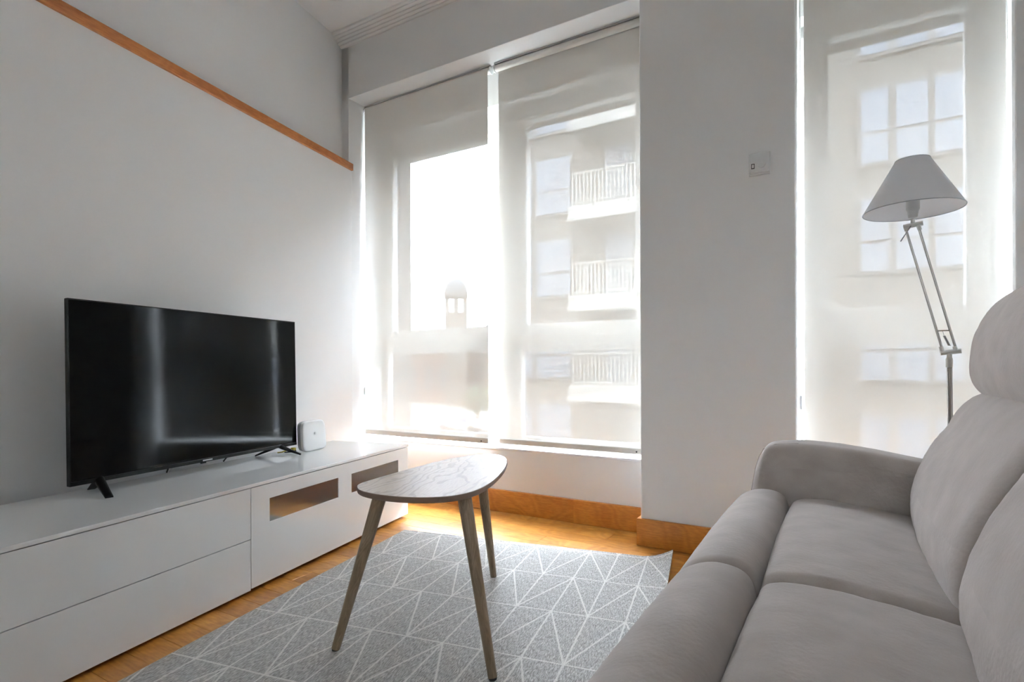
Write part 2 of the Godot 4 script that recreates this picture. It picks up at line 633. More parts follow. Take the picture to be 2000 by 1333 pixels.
func windows() -> void:
	var lac: Material = M["window_lacquer"]
	var w := setting("window_1", "wide white window of two casements over fixed panes", -WA)
	var fr := Shape.new()
	bar(fr, -2.606, -2.56, 0.35, 2.262)
	bar(fr, -0.84, -0.772, 0.35, 2.262)
	bar(fr, -2.606, -0.772, 2.20, 2.262)
	bar(fr, -2.606, -0.772, 0.35, 0.40)
	bar(fr, -1.695, -1.556, 0.36, 2.25)
	bar(fr, -2.606, -0.772, 0.878, 0.965)
	put("frame", fr, lac, w)
	for a in [[-2.568, -1.683, -2.505, -1.741, 2.105, 2.15], [-1.568, -0.83, -1.513, -0.888, 2.158, 2.21]]:
		var sh := Shape.new()
		bar(sh, a[0], a[2], 0.955, a[5], -2.757, -2.705)
		bar(sh, a[3], a[1], 0.955, a[5], -2.757, -2.705)
		bar(sh, a[2], a[3], a[4], a[5], -2.757, -2.705)
		bar(sh, a[2], a[3], 0.955, 1.026, -2.757, -2.705)
		var sash := put("sash", sh, lac, w)
		boxed("pane", Vector3(a[2] - 0.01, 1.016, -2.742), Vector3(a[3] + 0.01, a[4] + 0.01, -2.738), 0.0, M["clear_glass"], sash)
	var tr := Shape.new()
	bar(tr, -2.57, -1.69, 2.152, 2.21)
	put("top_rail", tr, lac, w)
	for a in [[-2.565, -1.69], [-1.561, -0.835]]:
		boxed("pane", Vector3(a[0], 0.395, -2.762), Vector3(a[1], 0.882, -2.758), 0.0, M["clear_glass"], w)
	boxed("window_sill", Vector3(-2.606, 0.335, -2.74), Vector3(-0.772, 0.35, -2.589), 0.003, M["sill_lacquer"], w)
	boxed("outer_sill", Vector3(-2.606, 0.32, -3.04), Vector3(-0.772, 0.35, -2.78), 0.003, M["sill_lacquer"], w)

	var v := setting("window_2", "narrow white window beside the floor lamp", -WA)
	fr = Shape.new()
	bar(fr, -0.156, -0.10, 0.35, 2.262)
	bar(fr, 0.468, 0.53, 0.35, 2.262)
	bar(fr, -0.156, 0.53, 2.21, 2.262)
	bar(fr, -0.156, 0.53, 0.35, 0.40)
	bar(fr, -0.156, 0.53, 0.878, 0.965)
	put("frame", fr, lac, v)
	var sh := Shape.new()
	bar(sh, -0.112, -0.049, 0.955, 2.22, -2.757, -2.705)
	bar(sh, 0.404, 0.48, 0.955, 2.22, -2.757, -2.705)
	bar(sh, -0.049, 0.404, 2.17, 2.22, -2.757, -2.705)
	bar(sh, -0.049, 0.404, 0.955, 1.028, -2.757, -2.705)
	var sash := put("sash", sh, lac, v)
	boxed("pane", Vector3(-0.055, 1.02, -2.742), Vector3(0.41, 2.175, -2.738), 0.0, M["clear_glass"], sash)
	boxed("pane", Vector3(-0.105, 0.395, -2.762), Vector3(0.475, 0.882, -2.758), 0.0, M["clear_glass"], v)
	boxed("window_sill", Vector3(-0.156, 0.335, -2.74), Vector3(0.53, 0.35, -2.589), 0.003, M["sill_lacquer"], v)


# unseen window behind the camera, placed to light the room-facing surfaces; same cloth
func unseen_rear_window() -> void:
	var a := setting("window_3", "unseen window behind the camera, lighting the room-facing surfaces")
	var fr := Shape.new()
	for q in [[-0.95, -0.89, 0.7, 2.4], [0.04, 0.1, 0.7, 2.4], [-0.95, 0.1, 0.7, 0.76], [-0.95, 0.1, 2.34, 2.4]]:
		fr.box(Vector3(q[0], q[2], 1.94), Vector3(q[1], q[3], 2.0), 0.004)
	put("frame", fr, M["window_lacquer"], a)
	var cl := Shape.new()
	cl.quad(Vector3(-0.94, 0.72, 1.86), Vector3(0.09, 0.72, 1.86), Vector3(0.09, 2.4, 1.86), Vector3(-0.94, 2.4, 1.86), Vector3(0, 0, -1))
	put("unseen_blind_cloth", cl, M["blind_screen"], a)


# ---------------------------------------------------------------- roller blinds
func blind(label: String, s0: float, s1: float, m: float, roll_behind: bool, chain_at: float) -> void:
	var o := thing("roller_blind", label, "blind", at((s0 + s1) * 0.5, 0.372, m), -WA, "cream screen roller blinds")
	var h := (s1 - s0) * 0.5
	var y0 := 0.372
	var tube_m := -0.019 if roll_behind else 0.019
	var ty := 2.418 - y0
	# cloth: down from the tube to the rail, two thin faces
	var cl := Shape.new()
	var rows := []
	for x in [-h, h]:
		var line := []
		for q in 7:
			var t := PI * 0.5 * q / 6.0
			line.append(Vector3(x, ty + sin(t) * 0.019 if q > 0 else ty, tube_m * (1.0 - cos(t))))
		rows.append([Vector3(x, 0.02, 0)] + [Vector3(x, 0.7, 0), Vector3(x, 1.4, 0)] + line)
	cl.grid(rows, false, 1.0, 1.0, 1)
	put("fabric", cl, M["blind_screen"], o)
	var tb := Shape.new()
	tb.tube([Vector3(-h - 0.006, ty, tube_m), Vector3(h + 0.006, ty, tube_m)], [0.0175], 20)
	put("roller_tube", tb, M["aluminium_rail"], o)
	var hr := Shape.new()
	hr.box(Vector3(-h - 0.01, 2.437 - y0, tube_m - 0.012), Vector3(h + 0.01, 2.444 - y0, tube_m + 0.012), 0.001)
	put("mounting_rail", hr, M["light_plastic"], o)
	boxed("bottom_rail", Vector3(-h, 0.0, -0.006), Vector3(h, 0.029, 0.007), 0.003, M["aluminium_rail"], o)
	for e in [-1.0, 1.0]:
		var br := Shape.new()
		br.lathe(Vector3.ZERO, [Vector2(0.0, 0.0), Vector2(0.021, 0.0), Vector2(0.021, 0.006), Vector2(0.0, 0.006)], 20, false)
		var b := put("bracket", br, M["white_plastic"], o)
		b.rotation.z = PI / 2.0
		b.position = Vector3(e * (h + 0.01) + 0.003, ty, tube_m)
	var screw := Shape.new()
	screw.lathe(Vector3.ZERO, [Vector2(0.0, 0.0), Vector2(0.004, 0.0), Vector2(0.004, 0.003), Vector2(0.0, 0.003)], 10, false)
	var sc := put("end_screw", screw, M["black_rubber"], o)
	sc.rotation.x = PI / 2.0
	sc.position = Vector3(h - 0.045, 0.012, 0.005)
	if chain_at != 0.0:
		var ch := Shape.new()
		for dm in [0.0, 0.02]:
			ch.tube([Vector3(chain_at, ty, tube_m + 0.018 - dm * 1.6), Vector3(chain_at, 0.28, tube_m + 0.012 - dm)], [0.0016], 6)
		put("pull_chain", ch, M["white_plastic"], o)
		boxed("chain_tensioner", Vector3(chain_at - 0.006, 0.24, tube_m - 0.014), Vector3(chain_at + 0.006, 0.30, tube_m + 0.018), 0.003, M["light_plastic"], o)


func blinds() -> void:
	blind("cream roller blind over the left casement, sky and tower showing through", -2.591, -1.664, -2.55, true, -0.4695)
	blind("cream roller blind beside the white pier, balconies showing through", -1.617, -0.80, -2.587, false, 0.0)
	blind("cream roller blind behind the floor lamp", -0.133, 0.492, -2.55, true, -0.3265)


# ---------------------------------------------------------------- white low cabinets
func television_cabinets() -> void:
	var g: Material = M["cabinet_gloss"]
	var inside: Material = M["cabinet_inside"]
	var xf := -1.518
	var top := boxed("cabinet_top", Vector3(-1.996, 0.3715, -2.582), Vector3(xf + 0.002, 0.3835, -0.44), 0.0012, g)
	tag(top, "long white gloss top board under the television", "cabinet top")

	var a := thing("glazed_cabinet", "low white gloss cabinet with two smoked glass windows, by the window wall", "cabinet", Vector3(-1.757, 0.0, -2.05))
	var o := Vector3(1.757, 0.0, 2.05)
	var z0 := -2.578
	var z1 := -1.5185
	boxed("side_panel", Vector3(-1.99, 0.017, z0) + o, Vector3(xf - 0.02, 0.369, z0 + 0.016) + o, 0.0, g, a)
	boxed("side_panel", Vector3(-1.99, 0.017, z1 - 0.016) + o, Vector3(xf - 0.02, 0.369, z1) + o, 0.0, g, a)
	boxed("bottom_panel", Vector3(-1.99, 0.017, z0 + 0.016) + o, Vector3(xf - 0.02, 0.033, z1 - 0.016) + o, 0.0, inside, a)
	boxed("back_panel", Vector3(-1.99, 0.033, z0 + 0.016) + o, Vector3(-1.98, 0.369, z1 - 0.016) + o, 0.0, inside, a)
	boxed("shelf", Vector3(-1.98, 0.2, z0 + 0.016) + o, Vector3(xf - 0.06, 0.216, z1 - 0.016) + o, 0.0, inside, a)
	boxed("plinth", Vector3(-1.95, 0.0, z0 + 0.05) + o, Vector3(-1.60, 0.017, z1 - 0.02) + o, 0.0, M["dark_plinth"], a)
	var d := Shape.new()
	var ya := 0.231
	var yb := 0.316
	var cuts := [z0, -2.486, -2.092, -2.0005, -1.6045, z1]
	d.box(Vector3(xf - 0.018, 0.018, z0) + o, Vector3(xf, ya, z1) + o)
	d.box(Vector3(xf - 0.018, yb, z0) + o, Vector3(xf, 0.369, z1) + o)
	for i in [0, 2, 4]:
		d.box(Vector3(xf - 0.018, ya, cuts[i]) + o, Vector3(xf, yb, cuts[i + 1]) + o)
	var door := put("flap_door", d, g, a)
	for i in [1, 3]:
		boxed("glass_pane", Vector3(xf - 0.008, ya, cuts[i]) + o, Vector3(xf - 0.003, yb, cuts[i + 1]) + o, 0.0, M["smoked_glass"], door)

	var b := thing("drawer_cabinet", "low white gloss cabinet with two wide drawers, under the television", "cabinet", Vector3(-1.757, 0.0, -0.98))
	o = Vector3(1.757, 0.0, 0.98)
	z0 = -1.5165
	z1 = -0.45
	boxed("body", Vector3(-1.99, 0.017, z0) + o, Vector3(xf - 0.02, 0.369, z1) + o, 0.0, inside, b)
	boxed("plinth", Vector3(-1.95, 0.0, z0 + 0.02) + o, Vector3(-1.60, 0.017, z1 - 0.05) + o, 0.0, M["dark_plinth"], b)
	boxed("drawer_front", Vector3(xf - 0.019, 0.013, z0) + o, Vector3(xf, 0.1895, z1) + o, 0.0008, g, b)
	boxed("drawer_front", Vector3(xf - 0.019, 0.192, z0) + o, Vector3(xf, 0.369, z1) + o, 0.0008, g, b)


# ---------------------------------------------------------------- television
func television() -> void:
	var t := thing("television", "black flat television on white low cabinet", "television", Vector3(-1.875, 0.3835, -1.655))
	var lean := Basis(Vector3(0, 0, 1), deg_to_rad(0.9))
	var put_t := func(called: String, s: Shape, m: Material, parent: Node):
		var o := put(called, s, m, parent)
		return o
	var w := 0.4995
	var y0 := 0.0385
	var y1 := 0.626
	var hs := Shape.new()
	hs.box(Vector3(-0.014, y0, -w), Vector3(0.0, y1, w), 0.002)
	hs.box(Vector3(-0.058, y0 + 0.02, -w * 0.86), Vector3(-0.012, y0 + 0.33, w * 0.86), 0.015)
	var housing: MeshInstance3D = put_t.call("housing", hs, M["tv_plastic"], t)
	var sc := Shape.new()
	sc.box(Vector3(0.0, y0 + 0.014, -w + 0.004), Vector3(0.0012, y1 - 0.004, w - 0.004), 0.0)
	var screen: MeshInstance3D = put_t.call("screen", sc, M["screen_black"], t)
	var bz := Shape.new()
	bz.box(Vector3(-0.001, y0, -w), Vector3(0.003, y0 + 0.013, w), 0.001)
	bz.box(Vector3(-0.001, y1 - 0.0035, -w), Vector3(0.0022, y1, w), 0.0008)
	bz.box(Vector3(-0.001, y0, -w), Vector3(0.0022, y1, -w + 0.0035), 0.0008)
	bz.box(Vector3(-0.001, y0, w - 0.0035), Vector3(0.0022, y1, w), 0.0008)
	var bezel: MeshInstance3D = put_t.call("bezel", bz, M["tv_edge"], t)
	var lg := Shape.new()
	lg.box(Vector3(0.003, y0 + 0.004, -0.022), Vector3(0.0036, y0 + 0.009, 0.022), 0.0)
	put("badge", lg, M["grey_plastic"], bezel)
	var ir := Shape.new()
	ir.box(Vector3(-0.004, y0 - 0.005, 0.004), Vector3(0.002, y0 + 0.001, 0.03), 0.002)
	put("sensor", ir, M["tv_plastic"], bezel)
	for part in [housing, screen, bezel]:
		part.basis = lean
	# feet: splayed pairs of blades
	for f in [[Vector3(0.100, 0.0, 0.447), Vector3(-0.080, 0.0, 0.383), Vector3(-0.004, 0.046, 0.408)], [Vector3(0.072, 0.0, -0.445), Vector3(-0.098, 0.0, -0.345), Vector3(-0.012, 0.046, -0.395)]]:
		var ft := Shape.new()
		for q in 2:
			var tip: Vector3 = f[q]
			var apex: Vector3 = f[2]
			var dir := (tip - apex)
			var flat := Vector3(dir.x, 0, dir.z).normalized()
			var side := flat.cross(Vector3.UP).normalized()
			var rows := []
			for k in 7:
				var u := k / 6.0
				var c := apex.lerp(tip, u)
				c.y = lerpf(apex.y, 0.004, pow(u, 0.9))
				var hw := lerpf(0.013, 0.011, u)
				var hh := lerpf(0.012, 0.004, u)
				rows.append([c + side * hw - Vector3.UP * hh * 0.6, c + side * hw + Vector3.UP * hh * 0.5, c + side * hw * 0.4 + Vector3.UP * hh, c - side * hw * 0.4 + Vector3.UP * hh, c - side * hw + Vector3.UP * hh * 0.5, c - side * hw - Vector3.UP * hh * 0.6])
			ft.grid(rows, true)
			ft.cap(rows[0], -dir)
			ft.cap(rows[-1], dir)
		put("foot", ft, M["tv_plastic"], t)
	for c in [[0.085, -0.022, M["black_rubber"]], [0.073, 0.0, M["white_plastic"]], [-0.18, 0.02, M["black_rubber"]]]:
		var cb := Shape.new()
		var z: float = c[0]
		cb.tube([Vector3(-0.045, 0.12, z - c[1]), Vector3(-0.075, 0.05, z - c[1] * 0.5), Vector3(-0.112, 0.0035, z)], [0.003], 8)
		put("cable", cb, c[2], t)


func router() -> void:
	var r := thing("router", "small white rounded router standing beside the television", "router", Vector3(-1.868, 0.3835, -2.25), 0.06)
	var prof := []
	var hw := 0.094
	for i in 48:
		var a := TAU * i / 48.0
		var c := cos(a)
		var q := sin(a)
		var x := signf(c) * pow(absf(c), 0.38) * hw
		var y := 0.0735 + signf(q) * pow(absf(q), 0.38) * 0.0735
		x *= lerpf(1.0, 0.93, y / 0.147)
		prof.append(Vector2(x, y))
	for layer in [["front_shell", 0.006, 0.022, M["white_plastic"]], ["back_shell", -0.016, 0.006, M["grey_plastic"]]]:
		var sh := Shape.new()
		var rows := []
		var steps := [[layer[1], 0.0], [layer[2] - 0.004, 0.0], [layer[2] - 0.001, 0.0025], [layer[2], 0.007]] if layer[0] == "front_shell" else [[layer[1], 0.008], [layer[1] + 0.003, 0.002], [layer[2], 0.001]]
		for s in steps:
			var ring := []
			for p in prof:
				var k: Vector2 = Vector2(0, 0.0735) + (p - Vector2(0, 0.0735)) * (1.0 - s[1] / 0.0735)
				ring.append(Vector3(s[0] + (0.0735 - k.y) * 0.08, k.y + s[1] * 0.02, k.x))
			rows.append(ring)
		sh.grid(rows, true)
		sh.cap(rows[0], Vector3(-1, 0, 0))
		sh.cap(rows[-1], Vector3(1, 0, 0))
		put(layer[0], sh, layer[3], r)
	boxed("logo_dot", Vector3(0.0215, 0.078, -0.006), Vector3(0.0235, 0.09, 0.006), 0.0008, M["light_plastic"], r)
	var pl := Shape.new()
	pl.box(Vector3(-0.03, 0.012, 0.098), Vector3(-0.012, 0.026, 0.118), 0.002)
	put("network_plug", pl, M["yellow_plug"], r)
	var cb := Shape.new()
	cb.tube([Vector3(-0.021, 0.019, 0.11), Vector3(-0.03, 0.018, 0.135), Vector3(-0.05, 0.010, 0.15), Vector3(-0.075, 0.006, 0.15)], [0.003], 8)
	put("network_cable", cb, M["yellow_plug"], r)
	var pc := Shape.new()
	pc.tube([Vector3(-0.016, 0.01, 0.096), Vector3(-0.02, 0.006, 0.114), Vector3(-0.06, 0.004, 0.12)], [0.003], 8)
	put("power_cable", pc, M["black_rubber"], r)


# ---------------------------------------------------------------- table
func coffee_table() -> void:
	var t := thing("coffee_table", "three-legged wooden coffee table with rounded triangular top", "table", Vector3(-0.76, 0.009, -1.55))
	var o := Vector2(0.76, 1.55)
	var pts := [Vector2(-0.917, -1.286), Vector2(-0.932, -1.318), Vector2(-0.934, -1.363), Vector2(-0.924, -1.505), Vector2(-0.908, -1.65), Vector2(-0.880, -1.79), Vector2(-0.834, -1.895), Vector2(-0.780, -1.932), Vector2(-0.733, -1.915), Vector2(-0.690, -1.852), Vector2(-0.656, -1.765), Vector2(-0.623, -1.645), Vector2(-0.598, -1.518), Vector2(-0.587, -1.423), Vector2(-0.590, -1.344), Vector2(-0.613, -1.283), Vector2(-0.661, -1.241), Vector2(-0.722, -1.222), Vector2(-0.782, -1.220), Vector2(-0.839, -1.231), Vector2(-0.885, -1.252)]
	var curve := smooth_loop(pts, 4)
	var outline := []
	for p in curve:
		outline.append(p + o)
	var sl := Shape.new()
	sl.slab(outline, 0.456, 0.0165, 0.0022)
	# the top face shows veneer, the rim its darker core
	var face := Shape.new()
	var rim := Shape.new()
	for i in range(0, sl.v.size(), 3):
		var up: bool = sl.n[i].y > 0.99 and sl.n[i + 1].y > 0.99 and sl.n[i + 2].y > 0.99
		var k := face if up else rim
		for q in 3:
			k.v.append(sl.v[i + q])
			k.n.append(sl.n[i + q])
			# grain runs along the long side of the top
			k.uv.append(Vector2(sl.uv[i + q].x * 0.05 + sl.uv[i + q].y, sl.uv[i + q].x - sl.uv[i + q].y * 0.12) if up else sl.uv[i + q])
	var top := put("table_top", face, M["ash_veneer"], t)
	put("table_edge", rim, M["ash_edge"], top)
	for l in [[Vector3(-0.984, 0, -1.282), Vector3(-0.868, 0, -1.335)], [Vector3(-0.521, 0, -1.293), Vector3(-0.632, 0, -1.365)], [Vector3(-0.771, 0, -1.925), Vector3(-0.772, 0, -1.80)]]:
		var a: Vector3 = l[0] + Vector3(0.76, 0.004, 1.55)
		var b: Vector3 = l[1] + Vector3(0.76, 0.442, 1.55)
		var s := Shape.new()
		var path := []
		var rad := []
		for k in 6:
			path.append(a.lerp(b, k / 5.0))
			rad.append(lerpf(0.0118, 0.0195, k / 5.0))
		s.tube(path, rad, 18)
		for k in s.uv.size():
			s.uv[k] = Vector2(s.uv[k].y, s.uv[k].x)
		var leg := put("leg", s, M["ash_leg"], t)
		var f := Shape.new()
		f.lathe(Vector3(a.x, 0.0, a.z), [Vector2(0.0, 0.0), Vector2(0.0105, 0.0), Vector2(0.0105, 0.005), Vector2(0.0, 0.005)], 14, false)
		put("glide", f, M["black_rubber"], leg)


func smooth_loop(pts: Array, per: int) -> Array:
	var out := []
	var k := pts.size()
	for i in k:
		for q in per:
			out.append(pts[i].cubic_interpolate(pts[(i + 1) % k], pts[(i + k - 1) % k], pts[(i + 2) % k], float(q) / per))
	return out


# ---------------------------------------------------------------- rug
func rug() -> void:
	var s := Shape.new()
	var x0 := -1.40
	var x1 := -0.155
	var z0 := -2.345
	var z1 := -0.293
	var nx := 64
	var nz := 90
	var height := func(x: float, z: float) -> float:
		var y := 0.008 + 0.0012 * soft.get_noise_2d(x * 3.0, z * 3.0)
		var a := clampf((x - (x1 - 0.13)) / 0.13, 0.0, 1.0)
		var b := clampf(((z0 + 0.42) - z) / 0.42, 0.0, 1.0)
		y += 0.040 * a * a * b * (0.4 + 0.6 * b)
		return y
	var rows := []
	for i in nz + 1:
		var line := []
		for j in nx + 1:
			var x := lerpf(x0, x1, float(j) / nx)
			var z := lerpf(z0, z1, float(i) / nz)
			line.append(Vector3(x, height.call(x, z), z))
		rows.append(line)
	s.grid(rows, false, 1.0, 1.0, -1)
	if s.n[0].y < 0.0:
		s = Shape.new()
		s.grid(rows, false, 1.0, 1.0, 1)
	# bound edges
	var loop := []
	for j in nx + 1:
		loop.append(rows[0][j])
	for i in range(1, nz + 1):
		loop.append(rows[i][nx])
	for j in range(nx - 1, -1, -1):
		loop.append(rows[nz][j])
	for i in range(nz - 1, 0, -1):
		loop.append(rows[i][0])
	var mid := Vector3((x0 + x1) * 0.5, 0, (z0 + z1) * 0.5)
	for k in loop.size():
		var a: Vector3 = loop[k]
		var b: Vector3 = loop[(k + 1) % loop.size()]
		var e := Vector2(0.004, 0.5)
		s.quad(a, b, b - Vector3(0, 0.007, 0), a - Vector3(0, 0.007, 0), a - mid, e, e + Vector2(0.001, 0.01))
	# underside, seen where the corner curls
	for i in nz:
		for j in nx:
			var dn := Vector3(0, 0.007, 0)
			s.quad(rows[i][j] - dn, rows[i][j + 1] - dn, rows[i + 1][j + 1] - dn, rows[i + 1][j] - dn, Vector3.DOWN, Vector2(0.03, 0.48), Vector2(0.031, 0.481))
	tag(put("rug", s, M["rug_weave"]), "flat grey rug with pale triangle lines, one corner curled up", "rug")


# ---------------------------------------------------------------- sofa
# closed profile of (s, y), swept along m from m0 to m1, ends rounded by r, body swelling by bulge
func cushion(profile: Array, m0: float, m1: float, r: float, bulge: float, rough: float, per := 6, seed_off := 0.0) -> Shape:
	var loop := smooth_loop(profile, per)
	var count := loop.size()
	var area := 0.0
	for i in count:
		var a: Vector2 = loop[i]
		var b: Vector2 = loop[(i + 1) % count]
		area += a.x * b.y - b.x * a.y
	var nrm := []
	for i in count:
		var d: Vector2 = (loop[(i + 1) % count] - loop[(i + count - 1) % count]).normalized()
		nrm.append(Vector2(d.y, -d.x) if area > 0.0 else Vector2(-d.y, d.x))
	var length := m1 - m0
	var st := []
	for k in 7:
		var t := PI * 0.5 * k / 6.0
		st.append([m0 + r * (1.0 - cos(t)) if k > 0 else m0, r * (1.0 - sin(t))])
	var inner := 26
	for k in range(1, inner):
		st.append([m0 + r + (length - 2.0 * r) * k / inner, 0.0])
	for k in 7:
		var t := PI * 0.5 * (6 - k) / 6.0
		st.append([m1 - r * (1.0 - cos(t)) if k < 6 else m1, r * (1.0 - sin(t))])
	var rows := []
	for q in st:
		var u: float = (q[0] - m0) / length * 2.0 - 1.0
		var swell := bulge * (1.0 - u * u)
		var ring := []
		for i in count:
			var p: Vector2 = loop[i] + nrm[i] * (swell - q[1])
			var w := soft.get_noise_3d(p.x * 7.0 + seed_off, p.y * 7.0, q[0] * 5.0) + 0.5 * soft.get_noise_3d(p.x * 22.0, p.y * 22.0 + seed_off, q[0] * 15.0)
			p += nrm[i] * w * rough
			ring.append(Vector3(p.x, p.y, q[0]))
		rows.append(ring)
	var s := Shape.new()
	s.grid(rows, true)
	s.cap(rows[0], Vector3(0, 0, -1))
	s.cap(rows[-1], Vector3(0, 0, 1))
	return s


func sofa() -> void:
	var cl: Material = M["sofa_microfibre"]
	var t := thing("sofa", "taupe microfibre sofa with padded headrests beside the window", "sofa", Vector3.ZERO, -WA)
	var bs := Shape.new()
	bs.box(Vector3(-0.235, 0.05, -1.60), Vector3(0.50, 0.37, -0.34), 0.02)
	put("base", bs, cl, t)
	var seat := [Vector2(-0.112, 0.36), Vector2(-0.114, 0.43), Vector2(-0.092, 0.455), Vector2(-0.03, 0.460), Vector2(0.06, 0.452), Vector2(0.16, 0.437), Vector2(0.22, 0.425), Vector2(0.24, 0.38), Vector2(0.12, 0.352), Vector2(0.0, 0.35)]
	var roll := [Vector2(-0.117, 0.37), Vector2(-0.118, 0.425), Vector2(-0.132, 0.458), Vector2(-0.165, 0.470), Vector2(-0.205, 0.464), Vector2(-0.240, 0.440), Vector2(-0.263, 0.395), Vector2(-0.272, 0.33), Vector2(-0.270, 0.2), Vector2(-0.262, 0.08), Vector2(-0.20, 0.07), Vector2(-0.17, 0.2)]
	var back := [Vector2(0.165, 0.41), Vector2(0.138, 0.445), Vector2(0.133, 0.487), Vector2(0.139, 0.525), Vector2(0.154, 0.570), Vector2(0.176, 0.616), Vector2(0.200, 0.656), Vector2(0.222, 0.696), Vector2(0.250, 0.722), Vector2(0.30, 0.740), Vector2(0.38, 0.735), Vector2(0.45, 0.69), Vector2(0.475, 0.60), Vector2(0.47, 0.48), Vector2(0.40, 0.40), Vector2(0.28, 0.385)]
	var head := [Vector2(0.30, 0.716), Vector2(0.262, 0.728), Vector2(0.244, 0.750), Vector2(0.237, 0.780), Vector2(0.238, 0.815), Vector2(0.245, 0.850), Vector2(0.256, 0.880), Vector2(0.274, 0.911), Vector2(0.298, 0.934), Vector2(0.335, 0.950), Vector2(0.385, 0.950), Vector2(0.43, 0.925), Vector2(0.455, 0.875), Vector2(0.455, 0.81), Vector2(0.43, 0.75), Vector2(0.37, 0.72)]
	for k in 2:
		var a := -1.598 + 0.628 * k
		var b := a + 0.624
		put("seat_cushion", cushion(seat, a + 0.001, b, 0.028, 0.006, 0.0018, 6, 3.0 * k), cl, t)
		put("front_roll", cushion(roll, a, b, 0.020, 0.004, 0.0014, 6, 5.0 + 3.0 * k), cl, t)
		put("back_cushion", cushion(back, a - 0.002, b - 0.004, 0.05, 0.012, 0.0028, 6, 9.0 + 3.0 * k), cl, t)
		put("headrest", cushion(head, a + 0.01, b - 0.01, 0.05, 0.010, 0.0026, 6, 17.0 + 3.0 * k), cl, t)
	var arm := [Vector2(-0.222, 0.06), Vector2(-0.222, 0.25), Vector2(-0.219, 0.40), Vector2(-0.212, 0.46), Vector2(-0.203, 0.515), Vector2(-0.190, 0.554), Vector2(-0.168, 0.578), Vector2(-0.10, 0.587), Vector2(-0.005, 0.584), Vector2(0.08, 0.573), Vector2(0.16, 0.559), Vector2(0.30, 0.540), Vector2(0.46, 0.525), Vector2(0.50, 0.50), Vector2(0.505, 0.30), Vector2(0.50, 0.06), Vector2(0.15, 0.05)]
	for k in 2:
		var m0 := -1.745 if k == 0 else -0.335
		var part := put("armrest", cushion(arm, m0, m0 + 0.14, 0.03, 0.001, 0.0012, 6, 31.0 + k), cl, t)
		# welt along the arm's front edge
		var w := Shape.new()
		var path := []
		for q in 9:
			var p: Vector2 = smooth_loop(arm, 4)[4 + q * 3]
			path.append(Vector3(p.x, p.y, m0 + (0.113 if k == 0 else 0.027)))
		w.tube(path, [0.0022], 8)
		put("welt", w, cl, part)
	for q in [[-0.18, -1.70], [-0.18, -0.25], [0.44, -1.70], [0.44, -0.25]]:
		var f := Shape.new()
		f.lathe(Vector3(q[0], 0, q[1]), [Vector2(0.0, 0.0), Vector2(0.022, 0.0), Vector2(0.026, 0.065), Vector2(0.0, 0.065)], 16, false)
		put("foot", f, M["black_rubber"], t)


